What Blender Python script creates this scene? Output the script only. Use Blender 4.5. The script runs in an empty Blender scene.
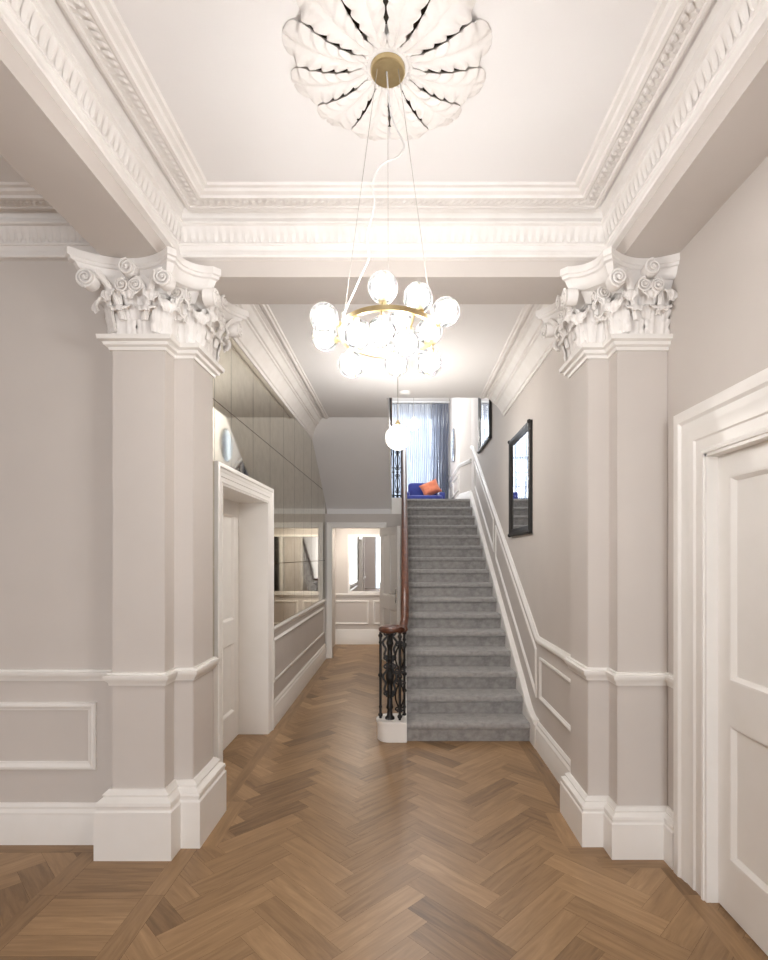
import bpy, bmesh, math, random
from mathutils import Vector, Matrix
random.seed(7)
PI = math.pi
sc = bpy.context.scene
COL = sc.collection

# ------------------------------------------------------------------ materials
def srgb(r, g, b):
    f = lambda c: (c/255/12.92) if c/255 <= .04045 else ((c/255+.055)/1.055)**2.4
    return (f(r), f(g), f(b), 1)

def mat(name, col, rough=.5, metal=0., spec=.5, noise=None, bump=None, sheen=0.):
    m = bpy.data.materials.new(name); m.use_nodes = True
    nt = m.node_tree; b = nt.nodes['Principled BSDF']
    b.inputs['Base Color'].default_value = col
    b.inputs['Roughness'].default_value = rough
    b.inputs['Metallic'].default_value = metal
    b.inputs['Specular IOR Level'].default_value = spec
    b.inputs['Sheen Weight'].default_value = sheen
    tc = nt.nodes.new('ShaderNodeTexCoord')
    if noise:
        sc_, col2, lo, hi = noise
        n = nt.nodes.new('ShaderNodeTexNoise'); n.inputs['Scale'].default_value = sc_; n.inputs['Detail'].default_value = 5
        r = nt.nodes.new('ShaderNodeMapRange'); r.inputs[1].default_value = lo; r.inputs[2].default_value = hi
        mx = nt.nodes.new('ShaderNodeMix'); mx.data_type = 'RGBA'
        mx.inputs[6].default_value = col; mx.inputs[7].default_value = col2
        nt.links.new(tc.outputs['Object'], n.inputs['Vector']); nt.links.new(n.outputs['Fac'], r.inputs[0])
        nt.links.new(r.outputs[0], mx.inputs[0]); nt.links.new(mx.outputs[2], b.inputs['Base Color'])
    if bump:
        n2 = nt.nodes.new('ShaderNodeTexNoise'); n2.inputs['Scale'].default_value = bump[0]; n2.inputs['Detail'].default_value = 4
        bp = nt.nodes.new('ShaderNodeBump'); bp.inputs['Strength'].default_value = bump[1]; bp.inputs['Distance'].default_value = .01
        nt.links.new(tc.outputs['Object'], n2.inputs['Vector']); nt.links.new(n2.outputs['Fac'], bp.inputs['Height'])
        nt.links.new(bp.outputs[0], b.inputs['Normal'])
    return m

WALLC = srgb(212, 205, 199)
M = {}
M['wall'] = mat('wall paint', WALLC, .75, spec=.25, noise=(3, srgb(209, 202, 196), .3, .7))
M['hallwall'] = mat('hall wall paint', srgb(210, 203, 197), .7, spec=.3, noise=(3, srgb(207, 200, 194), .3, .7))
M['white'] = mat('white eggshell trim', srgb(243, 240, 236), .38, spec=.45, noise=(6, srgb(240, 237, 232), .3, .7))
M['plaster'] = mat('white plaster', srgb(243, 240, 237), .6, spec=.3, noise=(9, srgb(237, 233, 229), .35, .7))
M['ceil'] = mat('ceiling paint', srgb(243, 241, 240), .85, spec=.15, noise=(2, srgb(241, 239, 238), .3, .7))
M['carpet'] = mat('grey velvet carpet', srgb(166, 163, 160), .95, spec=.1, noise=(22, srgb(138, 135, 133), .35, .7), bump=(260, .5), sheen=.5)
M['iron'] = mat('black cast iron', srgb(13, 12, 12), .45, noise=(40, srgb(24, 20, 18), .45, .7))
M['wood'] = mat('mahogany', srgb(100, 60, 42), .3, noise=(25, srgb(66, 36, 26), .4, .7))
M['brass'] = mat('brushed brass', srgb(222, 203, 158), .34, metal=1., noise=(30, srgb(216, 196, 150), .4, .6))
M['black'] = mat('black lacquer frame', srgb(20, 19, 19), .45, noise=(30, srgb(34, 30, 28), .4, .7))
M['blue'] = mat('blue velvet', srgb(36, 50, 126), .8, noise=(12, srgb(28, 36, 110), .4, .7), sheen=.4)
M['orange'] = mat('orange velvet', srgb(205, 118, 84), .8, noise=(14, srgb(188, 100, 70), .4, .7), sheen=.3)
M['chrome'] = mat('chrome', srgb(200, 200, 200), .2, metal=1., noise=(30, srgb(190, 190, 190), .4, .6))
M['cable'] = mat('grey cable', srgb(190, 186, 180), .5, noise=(30, srgb(180, 176, 170), .4, .6))
M['plastic'] = mat('white plastic', srgb(240, 240, 238), .4, noise=(30, srgb(235, 235, 233), .4, .6))
M['dirt'] = mat('joint filler', srgb(92, 70, 50), .8, noise=(30, srgb(60, 42, 28), .4, .6))
M['recess'] = mat('dark brown backing', srgb(84, 74, 64), .9, noise=(30, srgb(66, 57, 48), .4, .6))
M['paper'] = mat('patterned wallpaper', srgb(222, 216, 206), .6, noise=(14, srgb(200, 192, 180), .45, .6))

def mirror_mat(name, col, rough, tarn=None):
    m = bpy.data.materials.new(name); m.use_nodes = True
    nt = m.node_tree; b = nt.nodes['Principled BSDF']
    b.inputs['Metallic'].default_value = 1; b.inputs['Roughness'].default_value = rough
    tc = nt.nodes.new('ShaderNodeTexCoord'); n = nt.nodes.new('ShaderNodeTexNoise')
    n.inputs['Scale'].default_value = 9; n.inputs['Detail'].default_value = 8; n.inputs['Roughness'].default_value = .7
    r = nt.nodes.new('ShaderNodeMapRange'); r.inputs[1].default_value = .42; r.inputs[2].default_value = .68
    mx = nt.nodes.new('ShaderNodeMix'); mx.data_type = 'RGBA'
    mx.inputs[6].default_value = col; mx.inputs[7].default_value = tarn or col
    nt.links.new(tc.outputs['Object'], n.inputs['Vector']); nt.links.new(n.outputs['Fac'], r.inputs[0])
    nt.links.new(r.outputs[0], mx.inputs[0]); nt.links.new(mx.outputs[2], b.inputs['Base Color'])
    return m
M['mirror'] = mirror_mat('silvered mirror', (.86, .87, .88, 1), .012, (.84, .85, .86, 1))
M['antique'] = mirror_mat('antiqued mirror', (.82, .78, .66, 1), .04, (.71, .67, .55, 1))

def emis(name, col, s):
    m = bpy.data.materials.new(name); m.use_nodes = True
    nt = m.node_tree; nt.nodes.remove(nt.nodes['Principled BSDF'])
    e = nt.nodes.new('ShaderNodeEmission'); e.inputs[0].default_value = col; e.inputs[1].default_value = s
    nt.links.new(e.outputs[0], nt.nodes['Material Output'].inputs[0])
    return m
M['bulb'] = emis('glowing bulb', (1, .975, .95, 1), 158)
M['bulbp'] = emis('glowing pendant bulb', (1, .955, .90, 1), 820)
M['spot'] = emis('glowing downlight', (1, .93, .84, 1), 480)

def shell_mat(name, tint, transp, transl, ripple=None, minr=.05):
    """thin see-through sheet: part clear, part light-scattering, with a fresnel sheen"""
    m = bpy.data.materials.new(name); m.use_nodes = True
    nt = m.node_tree; nt.nodes.remove(nt.nodes['Principled BSDF'])
    t = nt.nodes.new('ShaderNodeBsdfTransparent'); t.inputs[0].default_value = (1, 1, 1, 1)
    d = nt.nodes.new('ShaderNodeBsdfTranslucent'); d.inputs[0].default_value = tint
    df = nt.nodes.new('ShaderNodeBsdfDiffuse'); df.inputs[0].default_value = tint
    g = nt.nodes.new('ShaderNodeBsdfGlossy'); g.inputs['Roughness'].default_value = minr
    fr = nt.nodes.new('ShaderNodeFresnel'); fr.inputs[0].default_value = 1.35
    m0 = nt.nodes.new('ShaderNodeMixShader'); m0.inputs[0].default_value = .35
    nt.links.new(d.outputs[0], m0.inputs[1]); nt.links.new(df.outputs[0], m0.inputs[2])
    m1 = nt.nodes.new('ShaderNodeMixShader'); m1.inputs[0].default_value = transl
    nt.links.new(t.outputs[0], m1.inputs[1]); nt.links.new(m0.outputs[0], m1.inputs[2])
    m2 = nt.nodes.new('ShaderNodeMixShader')
    nt.links.new(fr.outputs[0], m2.inputs[0]); nt.links.new(m1.outputs[0], m2.inputs[1]); nt.links.new(g.outputs[0], m2.inputs[2])
    if ripple:
        tc = nt.nodes.new('ShaderNodeTexCoord'); n = nt.nodes.new('ShaderNodeTexWave')
        n.inputs['Scale'].default_value = ripple; n.inputs['Distortion'].default_value = 3; n.inputs['Detail'].default_value = 3
        r = nt.nodes.new('ShaderNodeMapRange'); r.inputs[3].default_value = transl*.45; r.inputs[4].default_value = min(1, transl*1.7)
        nt.links.new(tc.outputs['Object'], n.inputs['Vector']); nt.links.new(n.outputs['Fac'], r.inputs[0]); nt.links.new(r.outputs[0], m1.inputs[0])
    nt.links.new(m2.outputs[0], nt.nodes['Material Output'].inputs[0])
    return m
M['globe'] = shell_mat('rippled clear glass', (.97, .95, .93, 1), .7, .045, ripple=22)
M['pane'] = shell_mat('window glass', (.95, .97, 1, 1), .95, .02)
M['sheer'] = shell_mat('sheer voile', srgb(188, 196, 212), .42, .66)
M['drape'] = shell_mat('blue grey voile', srgb(168, 175, 194), .14, .86)

def floor_mat():
    m = bpy.data.materials.new('oak parquet'); m.use_nodes = True
    nt = m.node_tree; b = nt.nodes['Principled BSDF']
    uv = nt.nodes.new('ShaderNodeUVMap'); uv.uv_map = 'UVMap'
    at = nt.nodes.new('ShaderNodeAttribute'); at.attribute_name = 'tone'
    mp = nt.nodes.new('ShaderNodeMapping'); mp.inputs['Scale'].default_value = (1.6, 17, 1)
    n = nt.nodes.new('ShaderNodeTexNoise'); n.inputs['Scale'].default_value = 2.; n.inputs['Detail'].default_value = 7; n.inputs['Roughness'].default_value = .62
    n.inputs['Distortion'].default_value = .7
    nt.links.new(uv.outputs[0], mp.inputs[0]); nt.links.new(mp.outputs[0], n.inputs['Vector'])
    ad = nt.nodes.new('ShaderNodeMath'); ad.operation = 'MULTIPLY_ADD'; ad.inputs[1].default_value = .75
    nt.links.new(n.outputs['Fac'], ad.inputs[0]); nt.links.new(at.outputs['Fac'], ad.inputs[2])
    cr = nt.nodes.new('ShaderNodeValToRGB')
    e = cr.color_ramp.elements
    e[0].position = .12; e[0].color = srgb(98, 73, 48)
    e[1].position = .95; e[1].color = srgb(196, 162, 122)
    x = cr.color_ramp.elements.new(.38); x.color = srgb(137, 107, 74)
    x = cr.color_ramp.elements.new(.62); x.color = srgb(163, 130, 93)
    nt.links.new(ad.outputs[0], cr.inputs[0]); nt.links.new(cr.outputs[0], b.inputs['Base Color'])
    b.inputs['Roughness'].default_value = .36; b.inputs['Specular IOR Level'].default_value = .5
    bp = nt.nodes.new('ShaderNodeBump'); bp.inputs['Strength'].default_value = .08; bp.inputs['Distance'].default_value = .004
    nt.links.new(n.outputs['Fac'], bp.inputs['Height']); nt.links.new(bp.outputs[0], b.inputs['Normal'])
    return m
M['floor'] = floor_mat()

# ------------------------------------------------------------------ helpers
class MB:
    """collects shapes, links them as ONE mesh object"""
    def __init__(s): s.v = []; s.f = []
    def add(s, vs, fs):
        o = len(s.v); s.v += [tuple(v) for v in vs]; s.f += [tuple(i+o for i in f) for f in fs]; return s
    def box(s, x0, x1, y0, y1, z0, z1):
        vs = [(x, y, z) for z in (z0, z1) for y in (y0, y1) for x in (x0, x1)]
        return s.add(vs, [(0, 2, 3, 1), (4, 5, 7, 6), (0, 1, 5, 4), (2, 6, 7, 3), (0, 4, 6, 2), (1, 3, 7, 5)])
    def prism(s, poly, lo, hi, mp):
        n = len(poly)
        vs = [mp(a, b, lo) for a, b in poly] + [mp(a, b, hi) for a, b in poly]
        return s.add(vs, [tuple(range(n-1, -1, -1)), tuple(range(n, 2*n))] + [(i, (i+1) % n, n+(i+1) % n, n+i) for i in range(n)])
    def sweep(s, path, prof, mp, closed=False):
        """profile (a: offset to the right of travel, b: height) swept with mitred corners"""
        P = [Vector(p) for p in path]; n = len(P); k = len(prof); vs = []
        for i in range(n):
            d0 = (P[i]-P[i-1]).normalized() if (closed or i > 0) else None
            d1 = (P[(i+1) % n]-P[i]).normalized() if (closed or i < n-1) else None
            if d0 is None: d0 = d1
            if d1 is None: d1 = d0
            n0 = Vector((d0.y, -d0.x)); n1 = Vector((d1.y, -d1.x))
            m = (n0+n1)/max(.15, 1+n0.dot(n1))
            for a, b in prof:
                q = P[i]+m*a; vs.append(mp(q.x, q.y, b))
        fs = []
        for i in range(n if closed else n-1):
            j = (i+1) % n
            for t in range(k):
                u = (t+1) % k
                fs.append((i*k+t, j*k+t, j*k+u, i*k+u))
        if not closed: fs += [tuple(range(k)), tuple((n-1)*k+t for t in range(k-1, -1, -1))]
        return s.add(vs, fs)
    def tube(s, pts, r, seg=8, sx=1., cap=True):
        P = [Vector(p) for p in pts]; n = len(P); R = r if isinstance(r, (list, tuple)) else [r]*n
        t = (P[1]-P[0]).normalized()
        up = Vector((0, 0, 1)) if abs(t.z) < .9 else Vector((1, 0, 0))
        u = (up-t*up.dot(t)).normalized(); vs = []
        for i in range(n):
            t = (P[min(i+1, n-1)]-P[max(i-1, 0)]).normalized()
            u = (u-t*u.dot(t)).normalized(); w = t.cross(u)
            for k in range(seg):
                a = 2*PI*k/seg
                vs.append(P[i]+(u*math.cos(a)+w*math.sin(a)*sx)*R[i])
        fs = [(i*seg+k, i*seg+(k+1) % seg, (i+1)*seg+(k+1) % seg, (i+1)*seg+k) for i in range(n-1) for k in range(seg)]
        if cap: fs += [tuple(range(seg-1, -1, -1)), tuple((n-1)*seg+k for k in range(seg))]
        return s.add(vs, fs)
    def lathe(s, prof, c, seg=24, axis='z'):
        vs = []; c = Vector(c)
        for r, h in prof:
            for k in range(seg):
                a = 2*PI*k/seg; x, y = r*math.cos(a), r*math.sin(a)
                vs.append(c+(Vector((x, y, h)) if axis == 'z' else Vector((h, x, y)) if axis == 'x' else Vector((x, h, y))))
        n = len(prof)
        fs = [(i*seg+k, i*seg+(k+1) % seg, (i+1)*seg+(k+1) % seg, (i+1)*seg+k) for i in range(n-1) for k in range(seg)]
        fs += [tuple(range(seg-1, -1, -1)), tuple((n-1)*seg+k for k in range(seg))]
        return s.add(vs, fs)
    def ball(s, c, r, seg=12, rings=8, sz=1.):
        return s.lathe([(max(1e-4, r*math.sin(PI*i/rings)), -r*sz*math.cos(PI*i/rings)) for i in range(rings+1)], c, seg)
    def build(s, name, m, parent=None, smooth=None, bevel=0., solid=0.):
        me = bpy.data.meshes.new(name); bm = bmesh.new()
        vv = [bm.verts.new(v) for v in s.v]
        for f in s.f:
            try: bm.faces.new([vv[i] for i in f])
            except ValueError: pass
        if solid:
            bm.normal_update(); bmesh.ops.solidify(bm, geom=bm.faces[:], thickness=solid)
        bmesh.ops.recalc_face_normals(bm, faces=bm.faces)
        if bevel:
            es = [e for e in bm.edges if len(e.link_faces) == 2 and e.calc_face_angle(0) > .6]
            bmesh.ops.bevel(bm, geom=es, offset=bevel, segments=2, affect='EDGES', clamp_overlap=True)
        bm.to_mesh(me); bm.free()
        me.materials.append(M[m] if isinstance(m, str) else m)
        if smooth:
            for p in me.polygons: p.use_smooth = True
            me.set_sharp_from_angle(angle=math.radians(smooth))
        o = bpy.data.objects.new(name, me); COL.objects.link(o)
        if parent:
            o.parent = parent; o.matrix_parent_inverse = Matrix.Identity(4)
            if parent.type == 'EMPTY' or True:
                w = world_loc(parent)
                me.transform(Matrix.Translation(-w))
        return o
def world_loc(o):
    v = Vector((0, 0, 0))
    while o: v += o.location; o = o.parent
    return v
def at(o, p):
    """move an object's origin to p without moving its mesh"""
    p = Vector(p); o.data.transform(Matrix.Translation(-p)); o.location = p; return o

XY = lambda a, b, h: (a, b, h)
def YZ(x, sgn=1): return lambda a, b, h: (x+sgn*h, a, b)       # plane of a wall facing +-x
def XZ(y, sgn=-1): return lambda a, b, h: (a, y+sgn*h, b)      # plane of a wall facing +-y

def struct(o, label=None):
    o['kind'] = 'structure'
    if label: o['label'] = label
    return o
def tag(o, label, cat, group=None):
    o['label'] = label; o['category'] = cat
    if group: o['group'] = group
    return o
def thing(name, label, cat, loc=(0, 0, 0), group=None):
    o = bpy.data.objects.new(name, None); COL.objects.link(o); o.location = loc; o.empty_display_size = .1
    return tag(o, label, cat, group)
def copy_part(o, parent, loc=None, rot=None):
    c = o.copy(); COL.objects.link(c); c.parent = parent
    if loc is not None: c.location = loc
    if rot is not None: c.rotation_euler = rot
    for ch in list(o.children):
        d = ch.copy(); COL.objects.link(d); d.parent = c
    return c
def empty_struct(name, loc=(0, 0, 0), label=None):
    o = bpy.data.objects.new(name, None); COL.objects.link(o); o.location = loc
    return struct(o, label)

# ------------------------------------------------------------------ dimensions (camera at x0 y0 z1.6, looking +y)
CZ = 3.50                      # bay ceiling
BZ = 3.158                     # beam soffit
HZ = 3.37                      # hall ceiling
LX, RX = -1.225, 1.13          # hall walls
R_, G_ = .1584, .2713          # riser, going
Y1 = 4.56                      # first riser
YT = Y1+15*G_                  # top riser
LZ = 16*R_                     # landing level
WZ = 5.10                      # stairwell ceiling
YB = 8.3                       # wall at the end of the passage
YW = 11.4                      # landing window wall
YF = -7.0                      # front wall behind the camera

# ------------------------------------------------------------------ floor: herringbone planks
def build_floor():
    L, W = .50, .125; n = 4; q = math.sqrt(.5)
    vs, fs, uvs, tones = [], [], [], []
    def plank(pts, z=0., tone=None):
        """pts: 4 corners, first edge along the grain"""
        o = len(vs)
        vs.extend((p[0], p[1], z) for p in pts); fs.append((o, o+1, o+2, o+3))
        a, b, c, d = [Vector(p) for p in pts]; l = (b-a).length; w = (d-a).length
        ou, ov = random.random()*40, random.random()*40
        uvs.extend([(ou, ov), (ou+l, ov), (ou+l, ov+w), (ou, ov+w)])
        tones.append(random.gauss(.12, .1) if tone is None else tone)
    def herring(x0, x1, y0, y1, X0, Y0):
        g = .0004
        for j in range(-10, 11):
            for k in range(-140, 140):
                for hv in (0, 1):
                    ox, oy = k+j*n, k-j*n
                    if hv == 0: c = [(ox, oy), (ox+n, oy), (ox+n, oy+1), (ox, oy+1)]
                    else: c = [(ox+n, oy+1-n), (ox+n, oy+1), (ox+n+1, oy+1), (ox+n+1, oy+1-n)]
                    cx = sum(p[0] for p in c)/4; cy = sum(p[1] for p in c)/4
                    c = [(px+(g/W if px < cx else -g/W), py+(g/W if py < cy else -g/W)) for px, py in c]
                    w = [(X0+(px-py)*q*W, Y0+(px+py)*q*W) for px, py in c]
                    mx = sum(p[0] for p in w)/4; my = sum(p[1] for p in w)/4
                    if x0-.3 < mx < x1+.3 and y0-.3 < my < y1+.3:
                        # clip against the rectangle
                        P = w
                        for ax, lim, sg in ((0, x0, 1), (0, x1, -1), (1, y0, 1), (1, y1, -1)):
                            Q = []
                            for i in range(len(P)):
                                a, b = P[i], P[(i+1) % len(P)]
                                da, db = (a[ax]-lim)*sg, (b[ax]-lim)*sg
                                if da >= 0: Q.append(a)
                                if (da < 0) != (db < 0):
                                    t = da/(da-db); Q.append((a[0]+(b[0]-a[0])*t, a[1]+(b[1]-a[1])*t))
                            P = Q
                            if len(P) < 3: break
                        if len(P) < 3: continue
                        o = len(vs); vs.extend((p[0], p[1], 0.) for p in P); fs.append(tuple(range(o, o+len(P))))
                        A = Vector(w[0]); d = (Vector(w[1])-A).normalized(); e = (Vector(w[3])-A).normalized()
                        ou, ov = random.random()*40, random.random()*40
                        uvs.extend((ou+(Vector(p)-A).dot(d), ov+(Vector(p)-A).dot(e)) for p in P)
                        tones.append(random.gauss(.12, .10))
    herring(-1.123, 1.5, -3.0, 9.7, -.245, .02)
    herring(-1.6, -1.123, 3.3, 9.7, -.245, .02)
    herring(-4., -1.73, -3.0, 2.86, -.10, .3)
    def strip(x0, x1, y0, y1, seg=1.1, z=.0006):
        if abs(y1-y0) > abs(x1-x0):
            y = y0
            while y < y1-1e-6:
                e = min(y1, y+seg); plank([(x0, y), (x0, e-.001), (x1, e-.001), (x1, y)], z, random.gauss(.10, .06)); y = e
        else:
            x = x0
            while x < x1-1e-6:
                e = min(x1, x+seg); plank([(x, y0), (e-.001, y0), (e-.001, y1), (x, y1)], z, random.gauss(.08, .06)); x = e
    strip(-1.223, -1.124, -3.0, 2.92); strip(-1.73, -1.632, -3.0, 2.86)
    y = -3.0
    while y < 2.86:
        plank([(-1.631, y), (-1.224, y), (-1.224, y+.118), (-1.631, y+.118)], .0004); y += .119
    strip(-4, -1.55, 2.86, 2.96)
    # borders that follow the feet of the walls and pillars
    strip(1.32, 1.42, -3.0, 2.72); strip(1.02, 1.37, 2.715, 2.80); strip(.90, 1.10, 2.82, 2.92, z=.0008)
    strip(.885, .985, 2.92, 3.3); strip(.99, 1.09, 3.3, 4.56)
    strip(-1.2, -1.12, 3.45, 4.9); strip(-1.2, -1.1, 4.9, 8.3); strip(-1.12, -1.02, 2.92, 3.45)
    me = bpy.data.meshes.new('floor')
    # dark bed under the planks, then the slab
    base = len(vs)
    for x0, x1, y0, y1 in ((-4.1, 1.6, -7.1, 9.8),):
        o = len(vs); vs.extend([(x0, y0, -.0008), (x1, y0, -.0008), (x1, y1, -.0008), (x0, y1, -.0008),
                                (x0, y0, -.1), (x1, y0, -.1), (x1, y1, -.1), (x0, y1, -.1)])
        for f in ((0, 1, 2, 3), (7, 6, 5, 4), (0, 4, 5, 1), (1, 5, 6, 2), (2, 6, 7, 3), (3, 7, 4, 0)):
            fs.append(tuple(o+i for i in f)); uvs.extend([(0, 0)]*4); tones.append(-9)
    me.from_pydata(vs, [], fs)
    uvl = me.uv_layers.new(name='UVMap')
    for i, uvc in enumerate(uvs): uvl.data[i].uv = uvc
    a = me.attributes.new('tone', 'FLOAT', 'FACE')
    for i, t in enumerate(tones): a.data[i].value = t
    me.materials.append(M['floor']); me.materials.append(M['dirt'])
    for p, t in zip(me.polygons, tones):
        if t < -5: p.material_index = 1
        if p.normal.z < 0 and t > -5: p.flip()
    o = bpy.data.objects.new('floor', me); COL.objects.link(o)
    struct(o, 'oak herringbone parquet floor with plank borders')
build_floor()

# ------------------------------------------------------------------ room shell
b = MB(); b.box(-4.1, 1.55, YF-.1, 3.28, CZ, CZ+.1); struct(b.build('ceiling', 'ceil'), 'white bay ceiling')
b = MB(); b.prism([(LX-.02, 3.27), (RX+.02, 3.27), (RX+.02, 5.93), (-.18, 5.93), (-.18, 6.83), (LX-.02, 6.83)], HZ, HZ+.14, XY)
struct(b.build('ceiling_hall', 'ceil'), 'lower ceiling over the passage and stairs')
b = MB(); b.box(LX-.3, RX+.2, 5.8, YW+.3, WZ, WZ+.1); struct(b.build('ceiling_stairwell', 'ceil'))
# beams
b = MB(); b.box(-1.565, -1.262, YF, 2.965, BZ, CZ+.01); struct(b.build('trim_1', 'wall'), 'dropped beam above the left pillar')
b = MB(); b.box(1.145, 1.425, YF, 2.965, BZ, CZ+.01); struct(b.build('trim_2', 'wall'), 'dropped beam above the right pillar')
b = MB(); b.box(-1.565, 1.425, 2.96, 3.28, BZ, CZ+.01); struct(b.build('trim_3', 'wall'), 'cross beam between the two pillars')
# walls
b = MB(); b.box(1.42, 1.62, 2.46, 3.4, 0, CZ); b.box(1.42, 1.62, YF, 1.55, 0, CZ); b.box(1.42, 1.62, 1.55, 2.46, 2.075, CZ)
struct(b.build('wall_right', 'wall'))
b = MB(); b.box(RX, RX+.3, 3.27, YW+.2, 0, WZ)
struct(b.build('wall_stairs', 'hallwall'))
b = MB(); b.box(-4.1, -1.30, 2.96, 3.06, 0, CZ)
struct(b.build('wall_alcove', 'wall'))
b = MB(); b.box(LX-.3, LX, 3.06, 3.55, 0, HZ+.1); b.box(LX-.3, LX, 3.55, 4.77, 2.09, HZ+.1); b.box(LX-.3, LX, 4.77, 5.9, 0, HZ+.1)
b.box(LX-.3, LX, 5.9, YW+.2, 0, WZ)
struct(b.build('wall_left', 'hallwall'))
b = MB(); b.box(LX-.02, -1.11, YB, YB+.12, 0, 2.26); b.box(-.345, -.024, YB, YB+.12, 0, 2.26); b.box(-1.11, -.345, YB, YB+.12, 2.04, 2.26)
struct(b.build('wall_passage_end', 'hallwall'))
# room beyond the passage
b = MB(); b.box(-1.6, RX+.02, 9.62, 9.72, 0, 2.3); struct(b.build('wall_far_room', 'hallwall'))
b = MB(); b.box(-1.5, RX+.02, 8.42, 9.72, 2.2, 2.255); struct(b.build('ceiling_far_room', 'ceil'))
# stairwell walls above
b = MB(); b.box(LX-.02, RX+.02, 5.8, 5.9, HZ+.02, WZ); struct(b.build('wall_stairwell_front', 'hallwall'))
WX0, WX1, WZ0, WZ1 = -.65, .70, 2.80, 4.62
b = MB(); b.box(LX-.3, WX0, YW, YW+.2, LZ-.3, WZ); b.box(WX1, RX+.3, YW, YW+.2, LZ-.3, WZ); b.box(WX0, WX1, YW, YW+.2, LZ-.3, WZ0); b.box(WX0, WX1, YW, YW+.2, WZ1, WZ)
struct(b.build('wall_landing', 'white'))
b = MB(); b.prism([(1.135, 8.75), (.99, 9.25), (.99, YW+.1), (1.135, YW+.1)], LZ-.02, WZ, XY); struct(b.build('wall_landing_side', 'wall'))
b = MB(); b.box(LX-.02, RX+.02, YT+.02, YW+.05, LZ-.27, LZ-.001)
struct(b.build('floor_landing', 'carpet'), 'grey carpeted upper landing')
b = MB(); b.box(-.19, .02, YT-.02, YT+.02, LZ-.42, LZ+.005); b.box(-.2, .02, YT-.035, YT-.02, LZ-.03, LZ+.01); b.box(-.19, .02, YT-.03, YT-.02, LZ-.2, LZ-.17)
struct(b.build('trim_4', 'white'), 'white landing edge board')
# behind the camera
b = MB(); b.box(-4.1, -1.35, YF-.1, YF, 0, CZ); b.box(1.15, 1.62, YF-.1, YF, 0, CZ); b.box(-1.35, 1.15, YF-.1, YF, 3.05, CZ)
struct(b.build('wall_front', 'wall'))
b = MB(); b.box(-4.1, -4., YF, 3.06, 0, CZ); struct(b.build('wall_side', 'wall'))

# ------------------------------------------------------------------ cornices
def ornament_row(b, p0, p1, nrm, z0, z1, out0, out1, pitch, kind='leaf'):
    """row of small modelled leaves standing on a cornice face"""
    p0 = Vector(p0); p1 = Vector(p1); d = p1-p0; L = d.length; d.normalize(); nrm = Vector(nrm)
    n = max(1, int(L/pitch)); st = L/n
    for i in range(n):
        c = p0+d*(st*(i+.5)); vs = []; W = st*.46
        rows = [(0, .55, .2), (.3, .95, .75), (.62, 1., 1.), (.86, .75, 1.25), (1, .3, .9)]
        for t, w, o in rows:
            z = z1+(z0-z1)*t; base = out1+(out0-out1)*t
            for s_ in (-1, 0, 1):
                oo = base+.010*o*(1 if s_ == 0 else .35)
                q = c+d*(W*w*s_)+nrm*oo
                vs.append((q.x, q.y, z))
        fs = [(r*3+k, r*3+k+1, (r+1)*3+k+1, (r+1)*3+k) for r in range(4) for k in range(2)]
        b.add(vs, fs)
CORN = [(0, 3.250), (.030, 3.252), (.034, 3.262), (.030, 3.285), (.022, 3.29), (.022, 3.318), (.030, 3.322), (.03, 3.332), (.02, 3.336),
        (.045, 3.415), (.06, 3.42), (.062, 3.432), (.05, 3.44), (.045, 3.46), (.052, 3.484), (.07, 3.501), (0, 3.501)]
BAND = [(.095, 3.501), (.095, 3.474), (.105, 3.468), (.118, 3.468), (.122, 3.476), (.185, 3.466), (.195, 3.458), (.21, 3.458), (.214, 3.47), (.235, 3.476), (.243, 3.488), (.262, 3.49), (.27, 3.501)]
def cornice(name, path, label=None, nend=None):
    b = MB(); b.sweep(path, CORN, XY)
    b.sweep(path, BAND, XY)
    P = [Vector(p) for p in path]
    for i in range(len(P)-1):
        d = (P[i+1]-P[i]).normalized(); n = Vector((d.y, -d.x))
        s0 = .03 if i else 0; s1 = .03 if i < len(P)-2 else 0
        ornament_row(b, P[i]+d*s0, P[i+1]-d*s1, n, 3.338, 3.412, .019, .043, .042)
        a0 = .15 if i else 0; a1 = .15 if i < len(P)-2 else 0
        A = P[i]+d*a0+n*.128; B = P[i+1]-d*a1+n*.128
        # running leaf on the ceiling band: small tilted drops
        L = (B-A).length; k = max(1, int(L/.036)); st = L/k
        for j in range(k):
            for row, off, dz in ((0, .0, .004), (1, .032, -.001)):
                c = A+d*(st*(j+.5*row+.25))+n*(.006+off); vs = []
                for u, w, h in ((-1, .2, 0), (-.4, .8, .007), (.3, 1, .008), (1, .3, 0)):
                    for s_ in (-1, 0, 1):
                        q = c+n*(.017*u)+d*(st*.42*w*s_+.010*u)
                        vs.append((q.x, q.y, 3.474+dz-.006*row-(h if s_ == 0 else h*.3)))
                b.add(vs, [(r*3+m, r*3+m+1, (r+1)*3+m+1, (r+1)*3+m) for r in range(3) for m in range(2)])
    o = b.build(name, 'plaster', smooth=28); struct(o, label); return o
cornice('trim_5', [(-1.262, -1.5), (-1.262, 2.96), (1.145, 2.96), (1.145, -1.5)], 'enriched white plaster cornice round the main bay')
cornice('trim_6', [(-4., -.5), (-4., 2.96), (-1.565, 2.96), (-1.565, -.5)], 'enriched white plaster cornice in the left alcove')
HC = [(0, 3.16), (.012, 3.16), (.016, 3.185), (.03, 3.19), (.045, 3.225), (.09, 3.285), (.105, 3.29), (.108, 3.302), (.125, 3.305), (.16, 3.345),
      (.178, 3.35), (.18, 3.36), (.205, 3.362), (.21, 3.371), (0, 3.371)]
HB = [(.225, 3.371), (.225, 3.355), (.245, 3.352), (.255, 3.36), (.27, 3.36), (.276, 3.371)]
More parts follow.
